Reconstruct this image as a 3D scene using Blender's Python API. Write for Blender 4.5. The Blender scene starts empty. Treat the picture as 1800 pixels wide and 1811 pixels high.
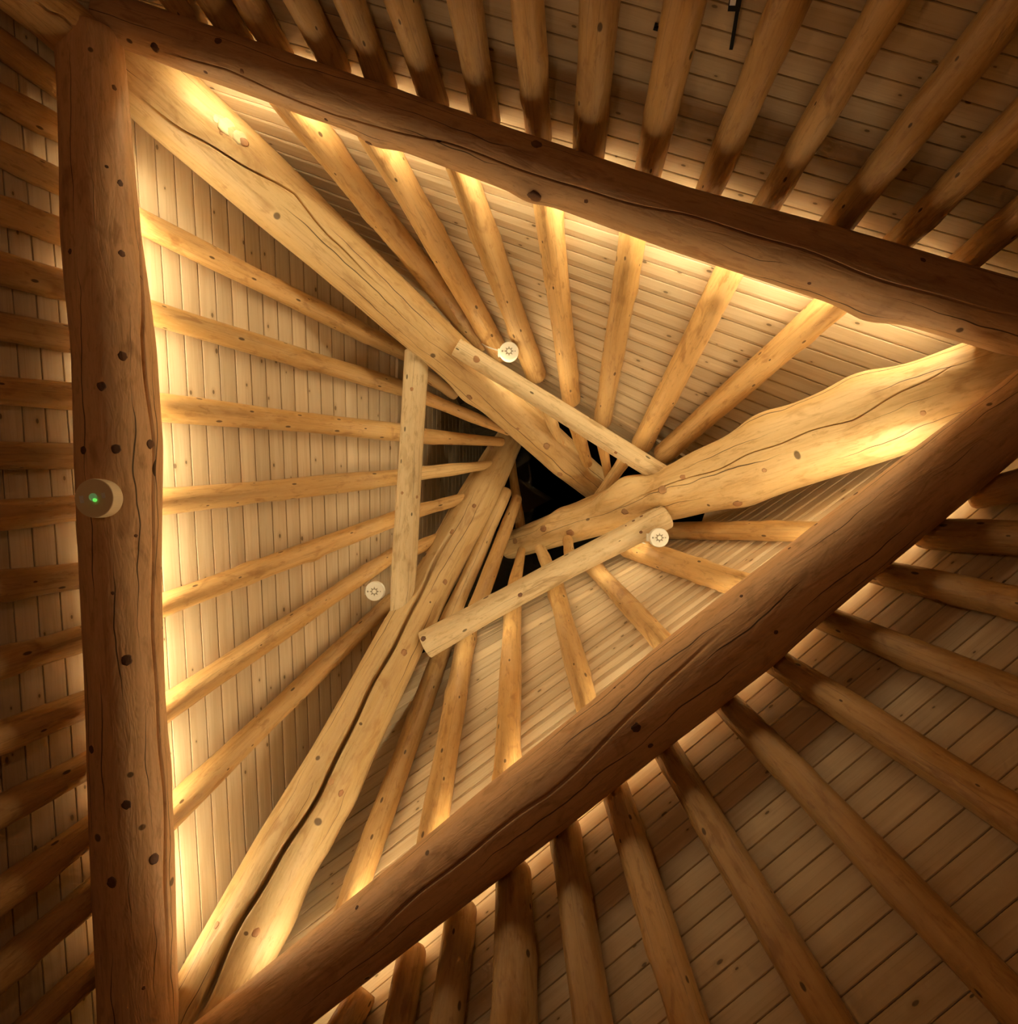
import bpy, math, random
import numpy as np
from mathutils import Vector, Matrix

sc = bpy.context.scene
F = 1200.0                 # focal length in pixels of the 1800 x 1811 frame
EYE = 1.5                  # height of the eye above the floor

# ------------------------------------------------------------------ camera, world, exposure
cam_d = bpy.data.cameras.new('camera')
cam = bpy.data.objects.new('camera', cam_d)
sc.collection.objects.link(cam)
cam_d.sensor_fit = 'HORIZONTAL'
cam_d.sensor_width = 36.0
cam_d.lens = 36.0 * F / 1800.0
cam_d.clip_start = 0.02
cam.location = (0, 0, EYE)
cam.rotation_euler = (math.pi, 0, 0)          # straight up into the roof
sc.camera = cam

w = bpy.data.worlds.new('world'); sc.world = w; w.use_nodes = True
w.node_tree.nodes['Background'].inputs[0].default_value = (0, 0, 0, 1)      # night outside
w.node_tree.nodes['Background'].inputs[1].default_value = 0.0

sc.view_settings.view_transform = 'Standard'
sc.view_settings.look = 'None'
sc.view_settings.exposure = 0.0
sc.view_settings.gamma = 1.0
sc.view_settings.use_curve_mapping = False
sc.cycles.max_bounces = 4
sc.cycles.diffuse_bounces = 4
sc.cycles.glossy_bounces = 2
sc.cycles.caustics_reflective = False
sc.cycles.caustics_refractive = False
sc.cycles.use_adaptive_sampling = True
sc.cycles.adaptive_threshold = 0.06; sc.cycles.adaptive_min_samples = 16
sc.cycles.use_denoising = True; sc.cycles.use_light_tree = False

LED_COLOR = (1.0, 0.84, 0.53)
LED_RING = 80.0
LED_OUTER = 27.0
LED_COLLAR = 36.0
ROOM_COLOR = (1.0, 0.66, 0.36)
ROOM_WATT = 19.0
# the lamp of the room below: the photograph shows the undersides of beams and rafters lit from there,
# with the rafters' shadows falling away from the corner log
_ld = bpy.data.lights.new('room_lamp_offscreen', 'POINT'); _ld.energy = ROOM_WATT; _ld.color = ROOM_COLOR; _ld.shadow_soft_size = 0.15
_lo = bpy.data.objects.new('room_lamp_offscreen', _ld); sc.collection.objects.link(_lo)
_lo.location = (-1.05, -0.95, 0.78)

col = sc.collection

# ------------------------------------------------------------------ small helpers
def P(px, py, z):
    """point at height z above the eye, seen in direction (px,py)"""
    return np.array([(px - 900.0) * z / F, (py - 905.5) * z / F, z + EYE])

def proj(p):
    z = p[2] - EYE
    return np.array([900.0 + F * p[0] / z, 905.5 + F * p[1] / z])

def unit(v):
    v = np.asarray(v, float); return v / np.linalg.norm(v)

def frame(o, x, z):
    """Matrix with local X along x and local Z near z"""
    x = unit(x); z = np.asarray(z, float); z = unit(z - x * z.dot(x)); y = np.cross(z, x)
    return Matrix(((x[0], y[0], z[0], o[0]), (x[1], y[1], z[1], o[1]), (x[2], y[2], z[2], o[2]), (0, 0, 0, 1)))

def mesh_obj(name, verts, faces, mats, M=None, parent=None, smooth=False, mat_index=None):
    me = bpy.data.meshes.new(name)
    me.from_pydata([tuple(v) for v in verts], [], faces)
    for m in (mats if isinstance(mats, (list, tuple)) else [mats]):
        me.materials.append(m)
    if mat_index is not None:
        me.polygons.foreach_set('material_index', mat_index)
    if smooth:
        me.polygons.foreach_set('use_smooth', [True] * len(me.polygons))
    me.update()
    o = bpy.data.objects.new(name, me); col.objects.link(o)
    put(o, M, parent)
    return o

def put(o, M, parent):
    if parent is not None:
        o.parent = parent
        o.matrix_basis = (parent['_M'] if False else WORLD[parent.name]).inverted() @ (M or Matrix())
    elif M is not None:
        o.matrix_basis = M
    WORLD[o.name] = M.copy() if M is not None else Matrix()

WORLD = {}

def empty(name, M=None, parent=None):
    o = bpy.data.objects.new(name, None); col.objects.link(o); o.empty_display_size = 0.1
    put(o, M, parent)
    return o

def tag(o, label=None, cat=None, group=None, kind=None):
    if label: o['label'] = label
    if cat: o['category'] = cat
    if group: o['group'] = group
    if kind: o['kind'] = kind
    return o

ORD = ['first', 'second', 'third', 'fourth', 'fifth', 'sixth', 'seventh', 'eighth', 'ninth', 'tenth', 'eleventh',
       'twelfth', 'thirteenth', 'fourteenth', 'fifteenth', 'sixteenth', 'seventeenth']

# ------------------------------------------------------------------ materials
def nt(name):
    m = bpy.data.materials.new(name); m.use_nodes = True
    t = m.node_tree; b = t.nodes['Principled BSDF']
    return m, t, b

def N(t, kind, **kw):
    n = t.nodes.new(kind)
    for k, v in kw.items():
        if k.startswith('i_'):
            n.inputs[int(k[2:])].default_value = v
        else:
            setattr(n, k, v)
    return n

def math_n(t, op, a, b=None, clamp=False):
    n = t.nodes.new('ShaderNodeMath'); n.operation = op; n.use_clamp = clamp
    for i, v in enumerate((a, b)):
        if v is None: continue
        if isinstance(v, (int, float)): n.inputs[i].default_value = v
        else: t.links.new(v, n.inputs[i])
    return n.outputs[0]

def maprange(t, v, a, b, c=0.0, d=1.0):
    n = t.nodes.new('ShaderNodeMapRange'); n.interpolation_type = 'SMOOTHSTEP'
    t.links.new(v, n.inputs[0])
    for i, x in enumerate((a, b, c, d)): n.inputs[i + 1].default_value = x
    return n.outputs[0]

def mix(t, fac, a, b, mode='MIX'):
    n = t.nodes.new('ShaderNodeMix'); n.data_type = 'RGBA'; n.blend_type = mode
    if isinstance(fac, (int, float)): n.inputs[0].default_value = fac
    else: t.links.new(fac, n.inputs[0])
    for i, v in ((6, a), (7, b)):
        if isinstance(v, tuple): n.inputs[i].default_value = (*v, 1)
        else: t.links.new(v, n.inputs[i])
    return n.outputs[2]

def coords(t):
    tc = N(t, 'ShaderNodeTexCoord'); oi = N(t, 'ShaderNodeObjectInfo')
    off = N(t, 'ShaderNodeCombineXYZ')
    for i, k in enumerate((37.0, 91.0, 53.0)):
        t.links.new(math_n(t, 'MULTIPLY', oi.outputs['Random'], k), off.inputs[i])
    add = N(t, 'ShaderNodeVectorMath', operation='ADD')
    t.links.new(tc.outputs['Object'], add.inputs[0]); t.links.new(off.outputs[0], add.inputs[1])
    return add.outputs[0], oi.outputs['Random']

def noise(t, vec, scale3, detail=4.0, rough=0.55, dist=0.0):
    mp = N(t, 'ShaderNodeMapping'); mp.inputs['Scale'].default_value = scale3
    t.links.new(vec, mp.inputs[0])
    n = N(t, 'ShaderNodeTexNoise'); n.inputs['Scale'].default_value = 1.0
    n.inputs['Detail'].default_value = detail; n.inputs['Roughness'].default_value = rough
    n.inputs['Distortion'].default_value = dist
    t.links.new(mp.outputs[0], n.inputs['Vector'])
    return n.outputs['Fac']

def knots(t, vec, scale3, size, keep):
    """round knots scattered over a two-dimensional lattice"""
    mp = N(t, 'ShaderNodeMapping'); mp.inputs['Scale'].default_value = scale3
    t.links.new(vec, mp.inputs[0])
    v = N(t, 'ShaderNodeTexVoronoi', voronoi_dimensions='2D'); v.inputs['Scale'].default_value = 1.0
    t.links.new(mp.outputs[0], v.inputs['Vector'])
    sep = N(t, 'ShaderNodeSeparateColor'); t.links.new(v.outputs['Color'], sep.inputs[0])
    gate = math_n(t, 'GREATER_THAN', sep.outputs[0], 1.0 - keep)
    rad = math_n(t, 'MULTIPLY', math_n(t, 'ADD', math_n(t, 'MULTIPLY', sep.outputs[1], 0.8), 0.5), size)
    rel = math_n(t, 'DIVIDE', v.outputs['Distance'], rad)
    core = math_n(t, 'MULTIPLY', maprange(t, rel, 1.0, 0.6), gate)
    halo = math_n(t, 'MULTIPLY', maprange(t, rel, 2.6, 1.1), gate)
    return core, halo

def log_material(name, light, mid, dark, rough=0.5, knot=0.5, crack=1.0, blotch=0.35):
    m, t, b = nt(name)
    vec, rnd = coords(t)
    g1 = noise(t, vec, (0.55, 7, 7), 5, 0.6, 0.6)
    g2 = noise(t, vec, (2.2, 60, 60), 3, 0.6)
    g3 = noise(t, vec, (5, 11, 11), 3, 0.5, 0.8)
    c = mix(t, maprange(t, g1, 0.3, 0.7), mid, light)
    c = mix(t, math_n(t, 'MULTIPLY', maprange(t, g2, 0.48, 0.78), 0.45), c, dark)
    c = mix(t, math_n(t, 'MULTIPLY', maprange(t, g3, 0.52, 0.75), blotch), c, light)
    c = mix(t, math_n(t, 'MULTIPLY', maprange(t, g3, 0.44, 0.28), blotch), c, dark)
    g4 = noise(t, vec, (9, 34, 34), 4, 0.7, 0.4)
    c = mix(t, math_n(t, 'MULTIPLY', maprange(t, g4, 0.54, 0.70), blotch * 0.8), c, light)
    c = mix(t, math_n(t, 'MULTIPLY', maprange(t, g4, 0.46, 0.32), blotch * 0.8), c, dark)
    tc = N(t, 'ShaderNodeTexCoord'); sp = N(t, 'ShaderNodeSeparateXYZ'); t.links.new(tc.outputs['Object'], sp.inputs[0])
    ang = math_n(t, 'ARCTAN2', sp.outputs[1], sp.outputs[2])
    kv = N(t, 'ShaderNodeCombineXYZ')
    t.links.new(math_n(t, 'ADD', sp.outputs[0], math_n(t, 'MULTIPLY', rnd, 91.0)), kv.inputs[0])
    t.links.new(math_n(t, 'ADD', ang, math_n(t, 'MULTIPLY', rnd, 40.0)), kv.inputs[1])
    core, halo = knots(t, kv.outputs[0], (3.4, 0.55, 1.0), 0.062, knot)
    c = mix(t, math_n(t, 'MULTIPLY', halo, 0.35), c, light)
    c = mix(t, math_n(t, 'MULTIPLY', core, 0.85), c, tuple(x * 0.22 for x in dark))
    lane = math_n(t, 'ADD', math_n(t, 'MULTIPLY', ang, 1.9), math_n(t, 'MULTIPLY', noise(t, vec, (1.3, 0.0, 0.0), 3, 0.6), 1.6))
    lane = math_n(t, 'ADD', lane, math_n(t, 'MULTIPLY', rnd, 7.0))
    near = math_n(t, 'ABSOLUTE', math_n(t, 'SUBTRACT', math_n(t, 'FRACT', lane), 0.5))
    seg = N(t, 'ShaderNodeTexNoise'); seg.inputs['Scale'].default_value = 1.0; seg.inputs['Detail'].default_value = 1.0
    sv = N(t, 'ShaderNodeCombineXYZ'); sx = N(t, 'ShaderNodeSeparateXYZ'); t.links.new(vec, sx.inputs[0])
    t.links.new(math_n(t, 'MULTIPLY', sx.outputs[0], 1.1), sv.inputs[0]); t.links.new(math_n(t, 'MULTIPLY', math_n(t, 'FLOOR', lane), 7.3), sv.inputs[1])
    t.links.new(sv.outputs[0], seg.inputs['Vector'])
    wid = maprange(t, seg.outputs['Fac'], 0.46, 0.66, 0.0, 0.032)
    line = math_n(t, 'LESS_THAN', near, wid)
    line = math_n(t, 'MULTIPLY', line, crack)
    c = mix(t, math_n(t, 'MULTIPLY', line, 0.85), c, tuple(x * 0.12 for x in dark))
    hv = N(t, 'ShaderNodeHueSaturation')
    t.links.new(maprange(t, rnd, 0, 1, 0.86, 1.12), hv.inputs['Value']); t.links.new(c, hv.inputs['Color'])
    t.links.new(hv.outputs[0], b.inputs['Base Color'])
    b.inputs['Roughness'].default_value = rough
    b.inputs['Specular IOR Level'].default_value = 0.35
    h = noise(t, vec, (4.0, 16, 16), 3, 0.65, 0.5)
    bp = N(t, 'ShaderNodeBump'); bp.inputs['Strength'].default_value = 0.5; bp.inputs['Distance'].default_value = 0.014
    t.links.new(h, bp.inputs['Height']); t.links.new(bp.outputs[0], b.inputs['Normal'])
    return m

def board_material(name, light, mid, dark, rough=0.55):
    m, t, b = nt(name)
    vec, rnd = coords(t)
    g1 = noise(t, vec, (0.9, 20, 20), 4, 0.6, 0.8)
    g2 = noise(t, vec, (3.0, 120, 120), 2, 0.6)
    c = mix(t, maprange(t, g1, 0.32, 0.68), mid, light)
    c = mix(t, math_n(t, 'MULTIPLY', maprange(t, g2, 0.5, 0.8), 0.35), c, dark)
    core, halo = knots(t, vec, (4.6, 9.5, 1.0), 0.070, 0.34)
    c = mix(t, math_n(t, 'MULTIPLY', halo, 0.30), c, dark)
    c = mix(t, math_n(t, 'MULTIPLY', core, 0.8), c, tuple(x * 0.3 for x in dark))
    hv = N(t, 'ShaderNodeHueSaturation')
    t.links.new(maprange(t, rnd, 0, 1, 0.90, 1.07), hv.inputs['Value']); t.links.new(c, hv.inputs['Color'])
    t.links.new(hv.outputs[0], b.inputs['Base Color'])
    b.inputs['Roughness'].default_value = rough
    b.inputs['Specular IOR Level'].default_value = 0.3
    return m

def plain(name, color, rough=0.5, metal=0.0, var=0.08):
    m, t, b = nt(name)
    vec, rnd = coords(t)
    n = noise(t, vec, (14, 14, 14), 3)
    c = mix(t, math_n(t, 'MULTIPLY', n, 1.0), tuple(x * (1 - var) for x in color), tuple(min(1, x * (1 + var)) for x in color))
    t.links.new(c, b.inputs['Base Color'])
    b.inputs['Roughness'].default_value = rough; b.inputs['Metallic'].default_value = metal
    return m

def emit(name, color, strength):
    m, t, b = nt(name)
    b.inputs['Base Color'].default_value = (*color, 1)
    b.inputs['Emission Color'].default_value = (*color, 1)
    b.inputs['Emission Strength'].default_value = strength
    return m

M_RING = log_material('ring_beam_wood', (0.76, 0.49, 0.265), (0.63, 0.375, 0.18), (0.36, 0.18, 0.075), 0.5, 0.2, 1.0, 0.5)
M_HIP = log_material('hip_wood', (0.74, 0.53, 0.26), (0.62, 0.40, 0.16), (0.40, 0.21, 0.07), 0.46, 0.14, 1.0, 0.5)
M_COLLAR = log_material('collar_wood', (0.74, 0.58, 0.34), (0.63, 0.46, 0.245), (0.38, 0.25, 0.11), 0.6, 0.5, 0.8, 0.7)
M_RAFTER = log_material('rafter_wood', (0.69, 0.44, 0.185), (0.57, 0.325, 0.105), (0.33, 0.155, 0.045), 0.45, 0.65, 0.35, 0.6)
M_END = log_material('end_grain', (0.62, 0.42, 0.20), (0.50, 0.30, 0.12), (0.30, 0.15, 0.05), 0.7, 0.0, 0.5, 0.4)
M_BOARD = board_material('pine_board', (0.74, 0.585, 0.375), (0.655, 0.49, 0.29), (0.43, 0.27, 0.12))
M_UNDER = plain('roof_sheathing', (0.42, 0.29, 0.17), 0.8)
M_PANE, _t, _b = nt('window_glass')
_b.inputs['Base Color'].default_value = (0.9, 0.95, 0.92, 1); _b.inputs['Roughness'].default_value = 0.02
_b.inputs['Transmission Weight'].default_value = 1.0; _b.inputs['IOR'].default_value = 1.45
M_KNOT = log_material('knot_wood', (0.20, 0.10, 0.05), (0.13, 0.055, 0.028), (0.06, 0.025, 0.015), 0.55, 0.0, 0.6, 0.3)
M_KNOT_PALE = log_material('pale_knot_wood', (0.50, 0.30, 0.14), (0.36, 0.17, 0.07), (0.20, 0.08, 0.03), 0.55, 0.0, 0.6, 0.3)
M_SCAR = log_material('pale_scar_wood', (0.82, 0.66, 0.38), (0.74, 0.55, 0.27), (0.5, 0.3, 0.12), 0.5, 0.0, 0.0, 0.6)
M_WHITE = plain('white_plastic', (0.80, 0.74, 0.60), 0.4, 0, 0.03)
M_CREAM = plain('cream_plastic', (0.90, 0.76, 0.52), 0.45, 0, 0.03)
M_GREY = plain('grey_slot', (0.30, 0.25, 0.16), 0.6)
M_LABEL = plain('paper_label', (0.93, 0.92, 0.98), 0.7)
M_BLACK = plain('black_metal', (0.006, 0.006, 0.007), 0.85)
M_CABLE = plain('grey_cable', (0.55, 0.50, 0.42), 0.5)
M_GREEN = emit('green_lens', (0.16, 0.85, 0.12), 0.9)
M_GLASS, _t, _b = nt('clear_lens')
_b.inputs['Base Color'].default_value = (0.55, 0.85, 0.55, 1); _b.inputs['Roughness'].default_value = 0.08
_b.inputs['Emission Color'].default_value = (0.3, 0.9, 0.3, 1); _b.inputs['Emission Strength'].default_value = 0.12
M_LED = emit('led_strip', LED_COLOR, LED_RING)
M_LED_OUT = emit('led_strip_outer', LED_COLOR, LED_OUTER)
M_LED2 = emit('led_strip_small', LED_COLOR, LED_COLLAR)
M_PROFILE = plain('led_profile', (0.6, 0.6, 0.58), 0.4, 0.6)
M_FLOOR = board_material('floor_wood', (0.40, 0.24, 0.13), (0.32, 0.18, 0.09), (0.18, 0.09, 0.04))
M_WALL = board_material('wall_wood', (0.55, 0.36, 0.19), (0.46, 0.28, 0.13), (0.28, 0.14, 0.06))

# ------------------------------------------------------------------ logs
def catmull(pts, n):
    pts = np.array(pts, float)
    if len(pts) == 2:
        u = np.linspace(0, 1, n)[:, None]; return pts[0] * (1 - u) + pts[1] * u
    d = np.r_[0, np.cumsum(np.linalg.norm(np.diff(pts[:, :3], axis=0), axis=1))]
    q = np.linspace(0, d[-1], n)
    out = np.zeros((n, pts.shape[1]))
    for k in range(pts.shape[1]):                      # smoothed linear interpolation
        out[:, k] = np.interp(q, d, pts[:, k])
    ker = max(3, n // (3 * len(pts))) | 1
    pad = ker // 2
    kern = np.hanning(ker + 2)[1:-1]; kern /= kern.sum()
    for k in range(pts.shape[1]):
        line = out[0, k] + (out[-1, k] - out[0, k]) * np.linspace(0, 1, n)
        dv = np.pad(out[:, k] - line, pad, mode='reflect', reflect_type='odd')
        out[:, k] = line + np.convolve(dv, kern, 'valid')
    return out

class Log:
    pass

def pix_on_log(L, px, py):
    """(index along, lateral fraction) of the log point seen in direction (px,py)"""
    q = L.px; d = np.hypot(q[:, 0] - px, q[:, 1] - py); i = int(d.argmin())
    a = q[max(0, i - 2)]; b = q[min(len(q) - 1, i + 2)]
    tn = unit(b - a); nrm = np.array([-tn[1], tn[0]])
    yd = proj(L.c[i] + L.Y * 0.05) - q[i]
    sgn = 1.0 if yd.dot(nrm) > 0 else -1.0
    off = (np.array([px, py]) - q[i]).dot(nrm) * sgn
    rp = L.R[i] * F / (L.c[i][2] - EYE)
    return i, max(-0.97, min(0.97, off / rp))

def make_log(name, pts, radii, mat, seed, ns=48, nphi=24, wob=0.018, nb=4, bump=0.10, crack=None, end0=0.10, end1=0.25, bumps_px=(), parent=None):
    """pts: world points of the axis, radii in metres; crack: (list of px points, half width m, depth m)"""
    rng = np.random.default_rng(seed)
    A = np.array([[*p, r] for p, r in zip(pts, radii)], float)
    A = catmull(A, ns)
    C, R = A[:, :3], A[:, 3]
    axis = C[-1] - C[0]; ln = np.linalg.norm(axis)
    mid = C.mean(0)
    M = frame(C[0], axis, np.array([0, 0, EYE]) - mid)
    Mi = np.array(M.inverted()); X = np.array(M.col[0][:3]); Y = np.array(M.col[1][:3]); Z = np.array(M.col[2][:3])
    L = Log(); L.c, L.R, L.M, L.Y, L.Z, L.X = C, R, M, Y, Z, X
    L.px = np.array([proj(c) for c in C]); L.ln = ln
    u = np.linspace(0, 1, ns)
    if crack is not None:
        pp = sorted((pix_on_log(L, *q) for q in crack[0]), key=lambda a: a[0])
        ci = np.array([p[0] for p in pp], float); cf = np.arcsin([p[1] for p in pp])
        phic = np.interp(np.arange(ns), ci, cf)
        amp = np.clip(np.minimum((np.arange(ns) - ci[0]) / (0.06 * ns) + 0.0, (ci[-1] - np.arange(ns)) / (0.25 * ns)), 0, 1)
        phic = phic + 0.05 * np.sin(u * 23 + seed) + 0.03 * np.sin(u * 57)
        hw = crack[1] / R.mean()
        rel = np.array([-1.6, -1.0, -0.5, 0, 0.5, 1.0, 1.6]) * hw
        rest = np.linspace(2.4 * hw, 2 * math.pi - 2.4 * hw, nphi - 7)
        grid = np.concatenate([rel, rest])
    else:
        phic = np.zeros(ns); amp = np.zeros(ns); hw = 1.0
        grid = np.linspace(0, 2 * math.pi, nphi, endpoint=False)
    npn = len(grid)
    PH = grid[None, :] + phic[:, None]
    rr = np.ones((ns, npn))
    for k in (1, 2, 3, 5):
        a = wob * rng.uniform(0.4, 1.0) / math.sqrt(k)
        rr += a * np.sin(k * PH + rng.uniform(0, 6.28) + (2.0 * rng.uniform(-1, 1)) * u[:, None] * 3)
    for k in range(3):
        rr += wob * 0.8 * np.sin(u[:, None] * rng.uniform(4, 16) * max(1, ln / 2.5) + rng.uniform(0, 6.28))
    bl = [(rng.uniform(0.05, 0.95), rng.uniform(0, 6.28), rng.uniform(0.4, 1.0) * bump) for _ in range(nb)]
    for (bx, by, amt) in bumps_px:
        i, f = pix_on_log(L, bx, by); bl.append((i / (ns - 1), math.asin(f), amt))
    for (bu, bph, ba) in bl:
        rb = np.interp(bu, u, R)
        du = (u[:, None] - bu) * ln / (rb * 0.75)
        dp = (PH - bph + math.pi) % (2 * math.pi) - math.pi
        rr += ba * np.exp(-du ** 2) * np.exp(-(dp / 0.45) ** 2)
    rad = R[:, None] * rr
    if crack is not None:
        prof = np.clip(1 - np.abs(grid) / hw, 0, 1); 
        prof = np.where(np.abs((grid + math.pi) % (2 * math.pi) - math.pi) < 1.01 * hw, prof, 0)
        rad -= crack[2] * amp[:, None] * (prof[None, :] ** 0.7)
    L.rad, L.PH = rad, PH
    verts = C[:, None, :] + rad[:, :, None] * (np.cos(PH)[:, :, None] * Z + np.sin(PH)[:, :, None] * Y)
    # rounded ends
    def ring(i, sign, back, k):
        c = C[i] + X * sign * back
        return c + (verts[i] - C[i]) * k
    rings = []
    e0, e1 = end0 * R[0], end1 * R[-1]
    rings += [ring(0, -1, e0, 0.80), ring(0, -1, e0 * 0.55, 0.945)]
    rings += [verts[i] for i in range(ns)]
    rings += [ring(ns - 1, 1, e1 * 0.55, 0.945), ring(ns - 1, 1, e1, 0.80)]
    V = np.concatenate(rings, 0)
    nr = len(rings)
    V = np.concatenate([V, [C[0] - X * e0 * 1.05, C[-1] + X * e1 * 1.05]], 0)
    Vl = V @ Mi[:3, :3].T + Mi[:3, 3]
    faces, mi = [], []
    for i in range(nr - 1):
        for j in range(npn):
            k = (j + 1) % npn
            faces.append((i * npn + j, (i + 1) * npn + j, (i + 1) * npn + k, i * npn + k)); mi.append(0)
    a, b_ = len(V) - 2, len(V) - 1
    for j in range(npn):
        k = (j + 1) % npn
        faces.append((a, j, k)); mi.append(1)
        faces.append((b_, (nr - 1) * npn + k, (nr - 1) * npn + j)); mi.append(1)
    # outward winding test
    f = faces[nr * npn // 2]; p = [V[q] for q in f]
    nn = np.cross(p[1] - p[0], p[3] - p[0]); ctr = sum(p) / 4
    ic = np.linalg.norm(C - ctr, axis=1).argmin()
    if nn.dot(ctr - C[ic]) < 0:
        faces = [tuple(reversed(q)) for q in faces]
    o = mesh_obj(name, Vl, faces, [mat, M_END], M, parent, True, mi)
    L.o = o
    return L

KNOT_MESH = {}
def add_knots(L, items, pale=False, name='knot'):
    """knots: (px, py, radius px)"""
    for (px, py, rp) in items:
        i, f = pix_on_log(L, px, py)
        ph = math.asin(f)
        j = int(np.abs((L.PH[i] - ph + math.pi) % (2 * math.pi) - math.pi).argmin())
        nrm = math.cos(ph) * L.Z + math.sin(ph) * L.Y
        pos = L.c[i] + nrm * (L.rad[i, j] - 0.001)
        rm = rp * 0.92 * (L.c[i][2] - EYE) / F
        verts, faces = [], []
        n = 14
        rs = random.Random(int(px * 7 + py))
        jit = [1 + rs.uniform(-0.12, 0.12) for _ in range(n)]
        hh = 0.25 if name != 'knot' else 1.0
        for (rr, h) in ((1.0, -0.30), (1.0, 0.06 * hh), (0.72, 0.16 * hh)):
            for k in range(n):
                a = 2 * math.pi * k / n
                verts.append((1.12 * rr * jit[k] * math.cos(a) * rm, rr * jit[k] * math.sin(a) * rm, h * rm))
        verts.append((0, 0, 0.17 * hh * rm))
        for q in range(2):
            for k in range(n):
                faces.append((q * n + k, q * n + (k + 1) % n, (q + 1) * n + (k + 1) % n, (q + 1) * n + k))
        for k in range(n):
            faces.append((2 * n + k, 2 * n + (k + 1) % n, 3 * n))
        mesh_obj(name, verts, faces, pale if name != 'knot' else (M_KNOT_PALE if pale else M_KNOT), frame(pos, L.X, nrm), L.o, True)

def log_px(name, plist, mat, seed, **kw):
    """plist: (px, py, z, width px)"""
    pts = [P(a, b, z) for a, b, z, wd in plist]
    rad = [wd * 0.5 * z / F for a, b, z, wd in plist]
    return make_log(name, pts, rad, mat, seed, **kw)

# ------------------------------------------------------------------ roof surfaces
class Surf:
    def __init__(s, a0, a1, b0, b1):
        s.a0, s.a1, s.b0, s.b1 = a0, a1, b0, b1      # low line a, high line b
    def S(s, u, t):
        return (s.a0 * (1 - u) + s.a1 * u) * (1 - t) + (s.b0 * (1 - u) + s.b1 * u) * t
    def n(s, u, t):
        du = (s.a1 - s.a0) * (1 - t) + (s.b1 - s.b0) * t
        dt = (s.b0 - s.a0) * (1 - u) + (s.b1 - s.a1) * u
        v = unit(np.cross(du, dt))
        return v if v.dot(np.array([0, 0, EYE]) - s.S(0.5, 0.3)) > 0 else -v
    def hit(s, px, py, d):
        """point seen at (px,py) on the surface moved inwards by d"""
        tgt = np.array([px, py]); q = np.array([0.5, 0.4])
        f = lambda q: proj(s.S(*q) + s.n(*q) * d) - tgt
        for _ in range(40):
            r = f(q); e = 1e-5
            J = np.stack([(f(q + np.array([e, 0])) - r) / e, (f(q + np.array([0, e])) - r) / e], 1)
            st = np.linalg.solve(J, r)
            mx = np.abs(st).max()
            q = q - st * min(1, 0.4 / mx if mx > 0 else 1)
            if mx < 1e-9: break
        return s.S(*q) + s.n(*q) * d

def board(parent, c00, c10, c01, c11, nrm, mat, th=0.02, gap=0.0022, ch=0.0032, name='board'):
    """c00-c10 lower edge, c01-c11 upper edge of the visible face, nrm into the room"""
    o = (c00 + c10 + c01 + c11) / 4
    M = frame(o, (c10 - c00) + (c11 - c01), nrm)
    Mi = np.array(M.inverted())
    verts = []
    for a, b in ((c00, c01), (c10, c11)):
        d = unit(b - a); wd = np.linalg.norm(b - a)
        for off, dep in ((gap, th), (gap, ch), (gap + ch, 0), (wd - gap - ch, 0), (wd - gap, ch), (wd - gap, th)):
            verts.append(a + d * off - nrm * dep)
    V = np.array(verts) @ Mi[:3, :3].T + Mi[:3, 3]
    faces = []
    for k in range(6):
        j = (k + 1) % 6
        faces.append((k, j, 6 + j, 6 + k))
    faces += [tuple(range(5, -1, -1)), tuple(range(6, 12))]
    p = [V[q] for q in faces[2]]
    if np.cross(p[1] - p[0], p[3] - p[0])[2] < 0:
        faces = [tuple(reversed(q)) for q in faces]
    return mesh_obj(name, V, faces, mat, M, parent)

def sheet(name, pts, mat, parent, th=0.03, nrm=None):
    """closed slab over a quad; thickness away from the room"""
    pts = [np.array(p) for p in pts]
    n = unit(np.cross(pts[1] - pts[0], pts[3] - pts[0])) if nrm is None else nrm
    k = len(pts)
    verts = pts + [p - n * th for p in pts]
    faces = [tuple(range(k)), tuple(range(2 * k - 1, k - 1, -1))] + [(i, k + i, k + (i + 1) % k, (i + 1) % k) for i in range(k)]
    return mesh_obj(name, verts, faces, mat, Matrix(), parent)

BW = 0.098                       # board cover width
ZL, ZH = 3.62, 4.91              # middle roof: heights of its lower and upper board lines

MID = {
 'L': Surf(P(232, 120, ZL), P(338, 1830, ZL), P(690, 545, ZH), P(690, 1165, ZH)),
 'T': Surf(P(250, 118, ZL), P(1790, 611, ZL), P(775, 559, ZH), P(1275, 829, ZH)),
 'D': Surf(P(375, 1799, ZL), P(1770, 725, ZL), P(700, 1213, ZH), P(1235, 924, ZH)),
}
SIDE_NAME = {'L': 'emergency-light beam', 'T': 'uncracked knotty beam', 'D': 'beam with the long split'}

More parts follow.
